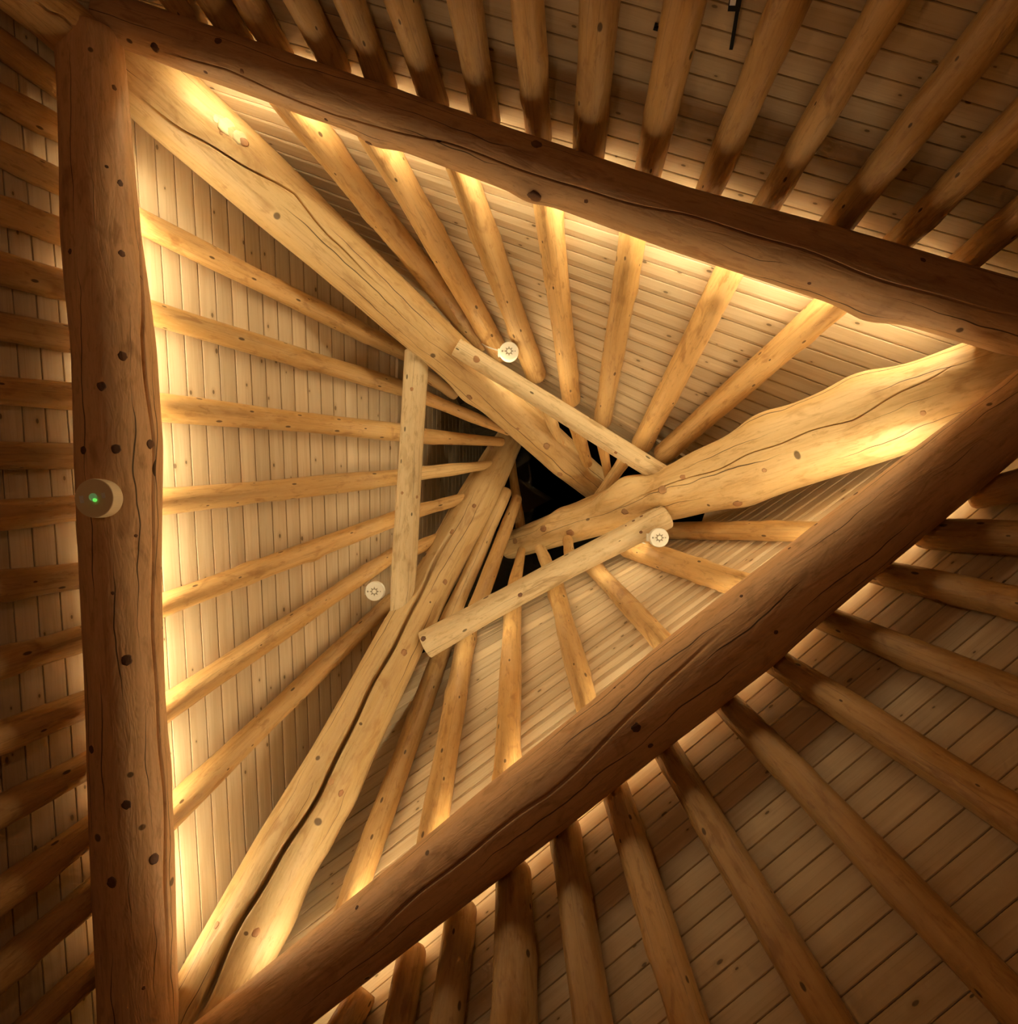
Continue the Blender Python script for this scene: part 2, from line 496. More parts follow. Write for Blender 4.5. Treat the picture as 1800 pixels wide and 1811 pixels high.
MID_N = {}
for key, label in (('L', 'warmly lit pale pine boarding above the beam with the emergency light'),
                   ('T', 'warmly lit pale pine boarding above the beam nearest the black bar'),
                   ('D', 'warmly lit pale pine boarding above the beam with the long split')):
    s = MID[key]
    root = empty('ceiling', frame((s.a0 + s.a1 + s.b0 + s.b1) / 4, s.a1 - s.a0, s.n(.5, .5)))
    tag(root, label, kind='structure')
    ln = np.linalg.norm(s.S(.5, 1) - s.S(.5, 0))
    n = round(ln / BW)
    MID_N[key] = n
    for k in range(-1, n + 1):
        t0, t1 = k / n, (k + 1) / n
        nn = s.n(.5, (t0 + t1) / 2)
        board(root, s.S(0, t0), s.S(1, t0), s.S(0, t1), s.S(1, t1), nn, M_BOARD)
    out = -s.n(.5, .5) * 0.03
    nu = 8
    vv = [s.S(a / nu, b) - s.n(a / nu, b) * 0.024 for b in (-1 / n, 1.0 + 1 / n) for a in range(nu + 1)]
    mesh_obj('underlay', vv, [(i, i + 1, nu + 2 + i, nu + 1 + i) for i in range(nu)], M_UNDER, Matrix(), root)

# valley boards behind the big hip logs, where two board fields meet
fill = empty('trim_1', Matrix()); tag(fill, 'pine valley boards hidden behind the three big hip logs', kind='structure')
for (s1, e1, s2, e2) in (('L', 0, 'T', 0), ('T', 1, 'D', 1), ('D', 0, 'L', 1)):
    A, B = MID[s1], MID[s2]
    o1, o2 = -A.n(.5, .5) * 0.03, -B.n(.5, .5) * 0.03
    q = [A.S(e1, -.2) + o1, A.S(e1, 1) + o1, B.S(e2, 1) + o2, B.S(e2, -.2) + o2]
    mesh_obj('valley_strip', q, [(0, 1, 2, 3)], M_BOARD, Matrix(), fill)

# planar fields: a horizontal line at height z that moves outwards going down
class Field:
    def __init__(s, p0, p1, pitch):
        s.p0, s.p1 = np.array(p0), np.array(p1)
        d = s.p1 - s.p0; s.d = unit([d[0], d[1], 0.0])
        o = np.array([s.d[1], -s.d[0], 0.0])
        if o.dot(np.array([*((s.p0 + s.p1) / 2)[:2], 0])) < 0: o = -o
        s.o = o; s.c = 1 / math.tan(math.radians(pitch)); s.pitch = math.radians(pitch)
        s.nrm = -(o * math.sin(s.pitch)) - np.array([0, 0, math.cos(s.pitch)])
    def line(s, z):
        q = s.p0 + s.o * (s.p0[2] - z) * s.c
        return np.array([q[0], q[1], z]), s.d

def cross2(A, B):
    (p, d), (q, e) = A, B
    m = np.array([[d[0], -e[0]], [d[1], -e[1]]])
    t = np.linalg.solve(m, (q - p)[:2])
    return p + d * t[0]

def field_set(defs, zlo, zhi, mat, labels, rows=None, clip=None):
    out = {}
    for key, nb in (('L', ('T', 'D')), ('T', ('L', 'D')), ('D', ('L', 'T'))):
        f = defs[key]
        root = empty('ceiling', frame(f.line((zlo + zhi) / 2)[0], f.d, f.nrm))
        tag(root, labels[key], kind='structure')
        dz = BW * math.sin(f.pitch)
        n = int(math.ceil((zhi - zlo) / dz))
        keep = n if rows is None else min(n, rows[key])
        for k in range(n - keep, n):
            za = zhi - k * dz; zb = zhi - (k + 1) * dz
            cs = []
            for z in (zb, za):
                cs.append([cross2(f.line(z), defs[o].line(z)) for o in nb])
            (a0, a1), (b0, b1) = cs
            if np.dot(a1 - a0, f.d) < 0: a0, a1, b0, b1 = a1, a0, b1, b0
            if clip is not None:
                lo, hi = clip[key]
                q = [a0, a1, b0, b1]
                for i, p in enumerate(q):
                    t_ = p.dot(f.d); q[i] = p + f.d * (min(max(t_, lo), hi) - t_)
                a0, a1, b0, b1 = q
            board(root, a0, a1, b0, b1, f.nrm, mat)
        ztop = zhi - (n - keep) * dz
        if keep < n:                                      # glazed above its low boards
            g = [[cross2(f.line(z), defs[o].line(z)) for o in nb] for z in (ztop + 0.004, zhi)]
            sheet('pane', [g[0][0], g[0][1], g[1][1], g[1][0]], M_PANE, root, 0.008, f.nrm)
        cs = [[cross2(f.line(z), defs[o].line(z)) for o in nb] for z in (zhi - n * dz, ztop)]
        if clip is not None:
            for r_ in cs:
                for i, p in enumerate(r_):
                    t_ = p.dot(f.d); r_[i] = p + f.d * (min(max(t_, clip[key][0]), clip[key][1]) - t_)
        off = -f.nrm * 0.024
        mesh_obj('underlay', [cs[0][0] + off, cs[0][1] + off, cs[1][1] + off, cs[1][0] + off], [(0, 1, 2, 3)], M_UNDER, Matrix(), root)
    return out

ZO = 3.42 + EYE
OUT = {
 'L': Field(P(80.5, 120, 3.42), P(214, 1790, 3.42), 56),
 'T': Field(P(600, 149, 3.42), P(1700, 468, 3.42), 68),
 'D': Field(P(700, 1704, 3.42), P(1600, 957, 3.42), 67),
}
field_set(OUT, 1.0 + EYE, 3.56 + EYE, M_BOARD,
          {'L': 'dim brown boarding sloping down outside the beam with the emergency light',
           'T': 'dim brown boarding with the black bar, outside the uncracked beam',
           'D': 'dim brown boarding sloping down outside the beam with the long split'})
TUR, TCLIP = {}, {}
for key in 'LTD':
    m = MID[key]; tm = 1 + 1.0 / MID_N[key]
    TUR[key] = Field(m.S(.25, tm), m.S(.75, tm), 75)
    e = sorted((m.S(0, tm).dot(TUR[key].d), m.S(1, tm).dot(TUR[key].d)))
    TCLIP[key] = (e[0] + 0.02, e[1] - 0.02)
ZT = TUR['L'].p0[2]
# soffit boards that close the top of the lower boarding against the upper one
sof = empty('trim_2', Matrix()); tag(sof, 'pale soffit boards above the three ring beams', kind='structure')
for key in 'LTD':
    m, f = MID[key], OUT[key]
    lo = -1.0 / MID_N[key]
    p, d = f.line(3.545 + EYE)
    A, B = m.S(0.09, lo), m.S(0.93, lo)
    A2, B2 = p + d * (A - p).dot(d), p + d * (B - p).dot(d)
    board(sof, A2, B2, A + (A2 - A) * -0.05, B + (B2 - B) * -0.05, np.array([0, 0, -1.0]), M_BOARD, name='soffit_board')
field_set(TUR, ZT, 7.3 + EYE, M_BOARD,
          {'L': 'steep smoke-turret boarding behind the thick collar log',
           'T': 'bright low smoke-turret boarding behind the collar log with the purple knot',
           'D': 'low smoke-turret boarding behind the collar log with the drilled holes'}, {'L': 99, 'T': 3, 'D': 2}, TCLIP)
cap = []
for a, b in (('L', 'T'), ('T', 'D'), ('D', 'L')):
    cap.append(cross2(TUR[a].line(7.25 + EYE), TUR[b].line(7.25 + EYE)))
ctr = sum(cap) / 3
cap = [ctr + (c - ctr) * 1.15 for c in cap]
tag(sheet('window_1', cap, M_PANE, None, 0.01, np.array([0, 0, -1.0])), 'glass over the triangular opening with the black night behind it', kind='structure')

# floor and walls of the room below
zl = 1.02 + EYE
corner = {}
for a, b in (('L', 'T'), ('T', 'D'), ('D', 'L')):
    corner[a + b] = cross2(OUT[a].line(zl), OUT[b].line(zl))
cs = [corner['LT'], corner['TD'], corner['DL']]
fl = [np.array([c[0], c[1], 0.0]) for c in cs]
flo = sheet('floor', fl, M_FLOOR, None, 0.1, np.array([0, 0, 1.0])); tag(flo, 'brown timber floor of the room below', kind='structure')
for nm, a, b, key in (('wall_top', 'LT', 'TD', 'T'), ('wall_right', 'TD', 'DL', 'D'), ('wall_left', 'DL', 'LT', 'L')):
    A, B = corner[a], corner[b]; o = OUT[key].o
    q = [np.array([A[0], A[1], 0]), np.array([B[0], B[1], 0]), np.array([B[0], B[1], zl]), np.array([A[0], A[1], zl])]
    tag(sheet(nm, q, M_WALL, None, 0.12, -o), 'brown timber wall below the eaves', kind='structure')

# ------------------------------------------------------------------ ring beams
ringL = log_px('ring_beam', [(158, 68, 3.2, 108), (166, 160, 3.2, 112), (181, 420, 3.2, 124), (204, 620, 3.2, 132), (212, 790, 3.2, 140),
                             (214, 1000, 3.2, 126), (224, 1250, 3.2, 126), (236, 1500, 3.2, 128), (247, 1811, 3.2, 127), (258, 2050, 3.2, 128)],
               M_RING, 11, ns=190, nphi=72, wob=0.012, nb=10, bump=0.05,
               crack=([(224, 90), (231, 180), (238, 330), (246, 600), (262, 800), (262, 1000), (272, 1250), (281, 1480), (288, 1650), (296, 1811)], 0.010, 0.035), end0=0.12)
tag(ringL.o, 'dark knotty log beam carrying the round emergency light', 'beam', 'ring beams')
add_knots(ringL, [(198, 168, 5), (208, 339, 6), (187, 314, 3.5), (211, 463, 6.5), (137, 473, 5), (215, 644, 8), (185, 702, 8), (158, 800, 7),
                  (206, 799, 8), (259, 792, 8), (236, 950, 3.5), (202, 1043, 3.5), (223, 1154, 9), (172, 1311, 7), (224, 1396, 8), (204, 1523, 9), (266, 1508, 9), (251, 1711, 3.5)])
ringT = log_px('ring_beam', [(185, 28, 3.22, 78), (333, 82, 3.22, 84), (567, 164, 3.22, 88), (900, 283, 3.22, 96), (1200, 388, 3.22, 104), (1500, 477, 3.22, 121), (1800, 565, 3.22, 126), (1985, 621, 3.22, 126)],
               M_RING, 12, ns=190, nphi=72, wob=0.012, nb=10, bump=0.05, bumps_px=((655, 250, .2), (940, 342, .2), (1545, 560, .2)),
               crack=([(300, 92), (420, 130), (600, 202), (800, 258), (1000, 325), (1200, 378), (1400, 440), (1600, 505), (1800, 560)], 0.005, 0.02), end0=0.12)
tag(ringT.o, 'dark log beam without wide splits, nearest the black metal bar', 'beam', 'ring beams')
add_knots(ringT, [(295, 88, 8), (406, 83, 6), (370, 125, 4), (444, 130, 4), (583, 210, 4), (957, 263, 9), (1037, 353, 4), (943, 337, 12), (1423, 493, 3.5), (1600, 457, 5), (650, 240, 7)])
ringD = log_px('ring_beam', [(330, 1902, 3.18, 122), (600, 1689, 3.18, 126), (900, 1450, 3.18, 136), (1200, 1210, 3.18, 145), (1500, 968, 3.18, 134), (1800, 728, 3.18, 114), (1985, 580, 3.18, 110)],
               M_RING, 13, ns=190, nphi=72, wob=0.010, nb=10, bump=0.04,
               crack=([(640, 1668), (760, 1565), (836, 1506), (905, 1453), (971, 1402), (1060, 1318), (1180, 1202), (1290, 1118)], 0.008, 0.035), end0=0.12)
tag(ringD.o, 'dark log beam with one long open split along its belly', 'beam', 'ring beams')
add_knots(ringD, [(1512, 872, 5), (1442, 930, 4), (1393, 976, 3.5), (1305, 1065, 3.5), (1355, 1125, 4), (1152, 1310, 5), (1090, 1219, 3), (645, 1598, 4), (1130, 1280, 8), (1571, 1010, 4)])

# ------------------------------------------------------------------ hip logs
hipT = log_px('hip_log', [(222, 107, 3.475, 134), (298, 178, 3.6, 132), (510, 368, 3.93, 113), (742, 580, 4.4, 84), (912, 732, 4.83, 70), (1000, 812, 5.07, 68), (1058, 860, 5.23, 58)],
              M_HIP, 21, ns=150, nphi=64, wob=0.012, nb=5, bump=0.06,
              crack=([(250, 172), (342, 240), (420, 286), (518, 347), (580, 415), (640, 473), (700, 530)], 0.006, 0.03), end1=0.3,
              bumps_px=((438, 262, .16), (820, 700, .2), (955, 777, .25), (984, 828, .2)))
tag(hipT.o, 'big hip log with a pale scarred knot patch near its lower end', 'hip log', 'big hip logs')
add_knots(hipT, [(409, 236, 15), (430, 256, 12), (395, 222, 10)], M_SCAR, 'bark_scar')
add_knots(hipT, [(402, 247, 4), (438, 265, 7), (827, 697, 6), (955, 777, 6), (984, 828, 5), (905, 748, 3)], True)
hipR = log_px('hip_log', [(1860, 628, 3.30, 140), (1745, 668, 3.45, 146), (1560, 740, 3.72, 146), (1350, 812, 4.12, 130), (1200, 868, 4.5, 98), (1060, 910, 4.95, 76), (1000, 932, 5.12, 62), (900, 966, 5.38, 46)],
              M_HIP, 22, ns=150, nphi=64, wob=0.014, nb=6, bump=0.07,
              crack=([(1690, 650), (1600, 690), (1520, 735), (1400, 780), (1300, 815), (1210, 850), (1100, 895)], 0.004, 0.02), end1=0.3,
              bumps_px=((1525, 672, .26), (1352, 745, .22), (1440, 712, .12), (1195, 861, .3), (1125, 857, .45), (1032, 930, .4), (981, 931, .4), (1000, 905, .25), (1090, 880, .3), (1320, 880, .18)))
tag(hipR.o, 'stoutest hip log, bulging with many large pale knots', 'hip log', 'big hip logs')
add_knots(hipR, [(1525, 737, 11), (1637, 728, 5), (1368, 825, 4), (1315, 877, 8), (1225, 840, 5), (1195, 861, 8), (981, 931, 6), (1032, 930, 7), (1125, 897, 7), (926, 952, 5)], True)
hipB = log_px('hip_log', [(300, 1899, 3.28, 150), (396, 1720, 3.5, 142), (508, 1504, 3.79, 121), (600, 1345, 4.06, 108), (657, 1234, 4.25, 94), (715, 1120, 4.5, 84), (777, 1008, 4.77, 74), (838, 896, 5.07, 72), (885, 806, 5.30, 56), (912, 757, 5.44, 44)],
              M_HIP, 23, ns=170, nphi=72, wob=0.014, nb=6, bump=0.07,
              crack=([(322, 1840), (337, 1811), (435, 1618), (516, 1480), (560, 1405), (600, 1331), (664, 1203), (715, 1102), (759, 1015), (800, 940)], 0.017, 0.09), end1=0.3,
              bumps_px=((618, 1420, .14), (590, 1500, .10), (515, 1640, .10)))
tag(hipB.o, 'big hip log with a wide black split running along it', 'hip log', 'big hip logs')
add_knots(hipB, [(388, 1627, 6), (455, 1644, 7), (582, 1388, 6), (598, 1409, 6), (791, 953, 5), (779, 1043, 5), (707, 1166, 6), (831, 909, 4), (864, 803, 5)], True)

# ------------------------------------------------------------------ collar logs
colT = log_px('collar_log', [(807, 614, 4.33, 32), (1000, 733, 4.44, 35), (1180, 845, 4.56, 35)], M_COLLAR, 31, ns=90, nphi=40, wob=0.012, nb=5, bump=0.06, end0=0.08, end1=0.1)
tag(colT.o, 'pale collar log with a purple-edged knot at its cut end', 'collar log', 'collar logs')
add_knots(colT, [(842, 635, 6), (1047, 738, 3), (1085, 798, 3), (1108, 822, 3)], True)
colL = log_px('collar_log', [(737, 622, 4.50, 42), (727, 800, 4.52, 42), (715, 1000, 4.52, 44), (709, 1096, 4.52, 40)], M_COLLAR, 32, ns=90, nphi=40, wob=0.012, nb=5, bump=0.06, end0=0.08, end1=0.1)
tag(colL.o, 'thick pale collar log parallel to the beam with the emergency light', 'collar log', 'collar logs')
add_knots(colL, [(728, 690, 3.5), (711, 874, 3), (737, 877, 3)], True)
colB = log_px('collar_log', [(752, 1140, 4.40, 50), (850, 1086, 4.42, 44), (1000, 1004, 4.44, 42), (1176, 914, 4.42, 44)], M_COLLAR, 33, ns=90, nphi=40, wob=0.012, nb=5, bump=0.06, end0=0.08, end1=0.25)
tag(colB.o, 'pale collar log with dark drilled holes near one end', 'collar log', 'collar logs')
add_knots(colB, [(918, 1053, 4), (858, 1053, 3.5), (1131, 915, 3.5), (1119, 922, 3.2), (1107, 930, 2), (1131, 942, 3), (750, 1129, 5)])

# ------------------------------------------------------------------ rafters
def rafter(surf, a, b, wa, wb, seed, name, ext0=0.25, ext1=0.04, mat=None, curve=0.0, fat=1.0, rest=None, ns=44, nphi=22, **kw):
    """a: low pixel, b: high pixel, widths in px"""
    wa, wb = wa * fat, wb * fat
    r = 0.07
    for _ in range(3):
        pa = surf.hit(*a, r + 0.006)
        ra = wa * 0.5 * (pa[2] - EYE) / F
        pb = surf.hit(*b, r + 0.006)
        rb = wb * 0.5 * (pb[2] - EYE) / F
        r = (ra + rb) / 2
    pa = surf.hit(*a, ra * 1.05 + 0.008); pb = surf.hit(*b, rb * 1.05 + 0.008)
    d = unit(pb - pa)
    if rest is not None:
        beam, end = rest
        p0, dr, r0 = (pa, -d, ra) if end == 0 else (pb, d, rb)
        best = (9, 0.03)
        for k in range(1, 36):
            p = p0 + dr * 0.01 * k
            i = int(np.linalg.norm(beam.c - p, axis=1).argmin())
            x = unit(beam.c[min(len(beam.c) - 1, i + 1)] - beam.c[max(0, i - 1)])
            v = p - beam.c[i]; gap = np.linalg.norm(v - x * v.dot(x)) - beam.R[i] - r0 * 0.95
            if gap < best[0]: best = (gap, 0.01 * k)
            if gap < -0.012: break
        if end == 0: ext0 = best[1]
        else: ext1 = min(best[1], 0.08)
    L = make_log(name, [pa - d * ext0, pb + d * ext1], [ra * 1.02, rb], mat or M_RAFTER, seed, ns=ns, nphi=nphi, **kw)
    BEARING.append(L)
    return L

BEARING = []
RINGS = {'L': ringL, 'T': ringT, 'D': ringD}
mid_list = {
 'L': [((257, 396), (718, 626), 41, 27), ((263, 552), (715, 688), 41, 26), ((278, 720), (710, 765), 44, 29), ((283, 888), (705, 844), 45, 26),
       ((290, 1070), (700, 917), 41, 26), ((294, 1252), (695, 981), 44, 23), ((299, 1440), (688, 1066), 47, 25)],
 'T': [((527, 197), (846, 602), 52, 33), ((677, 263), (880, 620), 50, 34), ((817, 302), (945, 657), 50, 33), ((968, 359), (1009, 700), 47, 31),
       ((1119, 416), (1067, 738), 45, 30), ((1291, 477), (1138, 780), 45, 36), ((1473, 535), (1178, 798), 50, 35)],
 'D': [((622, 1590), (782, 1148), 42, 31), ((765, 1475), (826, 1118), 45, 32), ((897, 1365), (906, 1075), 45, 29), ((1038, 1248), (981, 1037), 41, 28),
       ((1172, 1135), (1047, 1001), 36, 28), ((1305, 1032), (1113, 968), 42, 37), ((1418, 940), (1178, 938), 32, 29)],
}
mid_txt = {'L': ('the scarred hip log', 'above the emergency-light beam'), 'T': ('the scarred hip log', 'beside the beam nearest the black bar'),
           'D': ('the black-split hip log', 'above the beam with the long split')}
sd = 100
for key in 'LTD':
    for i, (a, b, wa, wb) in enumerate(mid_list[key]):
        sd += 1
        L = rafter(MID[key], a, b, wa, wb, sd, 'log_rafter', ext1=0.03, fat=1.07, rest=(RINGS[key], 0), wob=0.028, nb=9, bump=0.17, end1=0.5)
        tag(L.o, '%s lit log rafter from %s, %s' % (ORD[i], *mid_txt[key]), 'rafter', 'lit middle rafters')

out_surf = {}
for key, nb in (('L', ('T', 'D')), ('T', ('L', 'D')), ('D', ('L', 'T'))):
    f = OUT[key]
    q = [[cross2(f.line(z), OUT[o].line(z)) for o in nb] for z in (1.0 + EYE, ZO)]
    out_surf[key] = Surf(q[0][0], q[0][1], q[1][0], q[1][1])

outer = {   # (far pixel, ring pixel, width far, width ring)
 'L': [((0, 78), (107, 155), 40, 40), ((0, 172), (112, 232), 42, 40), ((0, 272), (117, 328), 42, 40), ((0, 370), (122, 415), 44, 42), ((0, 475), (127, 508), 50, 46),
       ((0, 577), (133, 601), 48, 42), ((0, 690), (138, 701), 46, 43), ((0, 805), (143, 807), 46, 40), ((0, 912), (148, 897), 50, 42), ((0, 1036), (155, 1016), 54, 41),
       ((0, 1175), (156, 1126), 52, 42), ((0, 1304), (160, 1242), 56, 43), ((0, 1435), (165, 1347), 56, 42), ((0, 1585), (170, 1463), 56, 46), ((0, 1720), (174, 1574), 56, 46), ((60, 1811), (179, 1704), 48, 44)],
 'T': [((312, 0), (340, 42), 46, 44), ((376, 0), (423, 72), 46, 44), ((440, 0), (495, 95), 46, 42), ((532, 0), (596, 125), 50, 42), ((618, 0), (678, 152), 48, 42), ((710, 0), (768, 183), 52, 46),
       ((821, 0), (860, 212), 56, 44), ((932, 0), (952, 240), 56, 42), ((1061, 0), (1041, 272), 66, 50), ((1211, 0), (1145, 305), 66, 46), ((1396, 0), (1250, 343), 66, 42), ((1573, 0), (1350, 372), 62, 42),
       ((1780, 20), (1474, 404), 66, 50), ((1800, 217), (1578, 438), 58, 44), ((1800, 382), (1695, 473), 48, 44)],
 'D': [((610, 1811), (636, 1768), 50, 46), ((705, 1811), (724, 1712), 48, 46), ((789, 1811), (812, 1640), 54, 50), ((911, 1811), (908, 1565), 70, 60), ((1049, 1811), (1000, 1480), 64, 50), ((1220, 1811), (1088, 1397), 62, 46),
       ((1470, 1811), (1180, 1330), 68, 44), ((1757, 1740), (1288, 1248), 72, 46), ((1800, 1448), (1362, 1164), 70, 44), ((1800, 1232), (1450, 1090), 62, 42), ((1800, 1067), (1547, 1010), 58, 42), ((1800, 951), (1640, 944), 58, 48), ((1800, 858), (1738, 872), 54, 48)],
}
out_txt = {'L': ('the outer corner log', 'outside the emergency-light beam'), 'T': ('the outer corner log', 'outside the beam nearest the black bar'),
           'D': ('the black-split hip log\'s foot', 'outside the long-split beam')}
for key in 'LTD':
    for i, (a, b, wa, wb) in enumerate(outer[key]):
        sd += 1
        L = rafter(out_surf[key], a, b, wa, wb, sd, 'log_rafter', ext0=0.5, fat=1.12, rest=(RINGS[key], 1), wob=0.024, nb=7, bump=0.13, end1=0.5)
        tag(L.o, '%s dim log rafter from %s, %s' % (ORD[i], *out_txt[key]), 'rafter', 'dim lower rafters')

oc = log_px('corner_log', [(-170, -186, 2.55, 110), (28, -24, 2.95, 96), (138, 66, 3.175, 92)], M_RAFTER, 77, ns=70, nphi=44, wob=0.012, nb=4, bump=0.05,
            crack=([(40, -18), (64, 0), (100, 24), (145, 55)], 0.006, 0.03), end1=0.1)
tag(oc.o, 'dim thick corner log meeting the emergency-light beam at its end', 'corner log')

# short upper rafters between the collar logs and the hip tips
upper = {
 'L': [((752, 662), (802, 696), 4.62, 4.80, 24, 20), ((745, 700), (897, 763), 4.66, 5.05, 26, 15), ((740, 771), (885, 781), 4.66, 5.12, 28, 17), ((736, 838), (866, 822), 4.66, 5.12, 27, 16),
       ((733, 905), (828, 879), 4.66, 5.02, 27, 18), ((727, 974), (782, 949), 4.66, 4.88, 26, 20)],
 'T': [((968, 728), (990, 782), 4.60, 4.90, 25, 16), ((1020, 760), (1038, 818), 4.62, 4.95, 27, 19), ((1066, 790), (1077, 848), 4.66, 5.0, 22, 14), ((1106, 812), (1060, 876), 4.70, 5.05, 25, 18)],
 'D': [((800, 1082), (893, 872), 4.62, 5.15, 30, 22), ((850, 1056), (913, 884), 4.62, 5.2, 31, 20), ((911, 1028), (922, 974), 4.60, 5.1, 26, 15), ((968, 1000), (956, 972), 4.60, 4.9, 24, 20),
       ((1006, 975), (1004, 955), 4.62, 4.85, 20, 18), ((921, 936), (903, 812), 5.35, 5.62, 17, 15)],
}
up_txt = {'L': ('the scarred hip log', 'behind the thick collar log'), 'T': ('the scarred hip log', 'behind the purple-knot collar log'), 'D': ('the black-split hip log', 'behind the drilled collar log')}
for key in 'LTD':
    for i, (a, b, za, zb, wa, wb) in enumerate(upper[key]):
        sd += 1
        ex = 0.0 if (key == 'D' and i == 5) else min(0.6, 22.0 / math.hypot(b[0] - a[0], b[1] - a[1]))
        L = log_px('short_rafter', [(a[0] - (b[0] - a[0]) * ex, a[1] - (b[1] - a[1]) * ex, za - (zb - za) * ex * 0.5, wa), (*b, zb, wb)], M_RAFTER if i % 3 else M_HIP, sd, ns=26, nphi=20, wob=0.03, nb=3, bump=0.12, end1=0.6)
        BEARING.append(L)
        lab = '%s short upper rafter from %s, %s' % (ORD[i], *up_txt[key])
        if key == 'D' and i == 5: lab = 'thin pale pole standing at the edge of the black smoke opening'
        tag(L.o, lab, 'rafter', 'short upper rafters')

# ------------------------------------------------------------------ light strips on top of the beams and collars
def light_strip(L, i0, i1, lift, wd, mat, label, side=0.0, tilt=0.0):
    """a channel with a glowing face, lying on the crown of a log; tilt leans the face sideways"""
    up = np.array([0, 0, 1.0])
    root = empty('light_strip', frame(L.c[i0], L.X, up)); tag(root, label, 'light strip', 'light strips')
    Yh = unit(np.cross(up, L.X))
    n = unit(up * math.cos(tilt) + Yh * math.sin(tilt)); tv = unit(np.cross(n, L.X))
    def crown(i):
        dv = unit(up * math.sqrt(max(1e-4, L.R[i] ** 2 - side ** 2)) + Yh * side)
        ph = math.atan2(dv.dot(L.Y), dv.dot(L.Z))
        d = np.abs((L.PH[i] - ph + math.pi) % (2 * math.pi) - math.pi)
        return L.c[i] + dv * L.rad[i][d < 0.16].max() + n * (lift + 0.012)
    runs, cur = [], []
    for i in range(i0, i1):
        p = crown(i)
        free = True
        for B in BEARING:
            dd = np.linalg.norm(B.c - p, axis=1); j = int(dd.argmin())
            v = p - B.c[j]; e = v.dot(B.X)
            off = dd[j] if j in (0, len(B.c) - 1) and abs(e) > 0.05 else np.linalg.norm(v - B.X * e)
            if off < B.R[j] * 1.08 + wd + 0.012: free = False; break
        if free: cur.append(p)
        else:
            if len(cur) > 3: runs.append(cur)
            cur = []
    if len(cur) > 3: runs.append(cur)
    for nm, m, h0, h1, hw in (('profile', M_PROFILE, -0.012, 0.0, wd * 1.15), ('diffuser', mat, 0.0005, 0.004, wd * 0.9)):
        for run in runs:                                  # one length between two rafters
            V, Fc = [], []
            st = max(1, min(6, len(run) // 3))
            pts = run[::st] if (len(run) - 1) % st == 0 else run[::st] + [run[-1]]
            k_ = len(pts)
            for c in pts:
                for a, h in ((-hw, h0), (hw, h0), (hw, h1), (-hw, h1)):
                    V.append(c + tv * a + n * h)
            for k in range(k_ - 1):
                for j in range(4):
                    q = (j + 1) % 4
                    Fc.append((k * 4 + j, k * 4 + q, k * 4 + 4 + q, k * 4 + 4 + j))
            Fc += [(3, 2, 1, 0), tuple(range((k_ - 1) * 4, k_ * 4))]
            mesh_obj(nm, V, Fc, m, Matrix(), root)
for L, i0, i1, wo, tx in ((ringL, 18, 160, 0.005, 'emergency-light beam'), (ringT, 15, 163, 0.008, 'beam nearest the black bar'), (ringD, 17, 157, 0.008, 'long-split beam')):
    yh = unit(np.cross([0, 0, 1.0], L.X)); mid = L.c[len(L.c) // 2]
    out = 1.0 if yh[:2].dot(mid[:2]) > 0 else -1.0
    light_strip(L, i0, i1, 0.004, 0.014, M_LED, 'hidden wide glowing light strip on the crown of the ' + tx, 0.012 * out, -0.6 * out)
    light_strip(L, i0, i1, 0.002, wo, M_LED_OUT, 'hidden narrow glowing light strip on the outer shoulder of the ' + tx, 0.050 * out, 0.3 * out)
def lean(L):
    yh = unit(np.cross([0, 0, 1.0], L.X)); m = L.c[len(L.c) // 2]
    out = 1.0 if yh[:2].dot(m[:2] - ctr[:2]) > 0 else -1.0
    return 0.03 * out, 0.7 * out
light_strip(colL, 6, 80, 0.002, 0.009, M_LED2, 'small hidden light strip on the thick collar log', *lean(colL))
light_strip(colT, 6, 80, 0.002, 0.009, M_LED2, 'small hidden light strip on the purple-knot collar log', *lean(colT))
light_strip(colB, 6, 80, 0.002, 0.009, M_LED2, 'small hidden light strip on the drilled collar log', *lean(colB))

# ------------------------------------------------------------------ round fittings
def lathe(name, prof, mat, M, parent, n=40):
    V, Fc = [], []
    for (r, z) in prof:
        for k in range(n):
            a = 2 * math.pi * k / n; V.append((r * math.cos(a), r * math.sin(a), z))
    for i in range(len(prof) - 1):
        for k in range(n):
            q = (k + 1) % n
            Fc.append((i * n + k, i * n + q, (i + 1) * n + q, (i + 1) * n + k))
    Fc += [tuple(reversed(range(n))), tuple(range((len(prof) - 1) * n, len(prof) * n))]
    o = mesh_obj(name, V, Fc, mat, M, parent, False)
    return o

def box(name, sx, sy, sz, mat, M, parent=None):
    V = [(x * sx / 2, y * sy / 2, z * sz / 2) for z in (-1, 1) for x, y in ((-1, -1), (1, -1), (1, 1), (-1, 1))]
    Fc = [(3, 2, 1, 0), (4, 5, 6, 7)] + [(i, (i + 1) % 4, 4 + (i + 1) % 4, 4 + i) for i in range(4)]
    return mesh_obj(name, V, Fc, mat, M, parent)

def T(x, y, z): return Matrix.Translation((x, y, z))
DOWN = Matrix.Rotation(math.pi, 4, 'X')

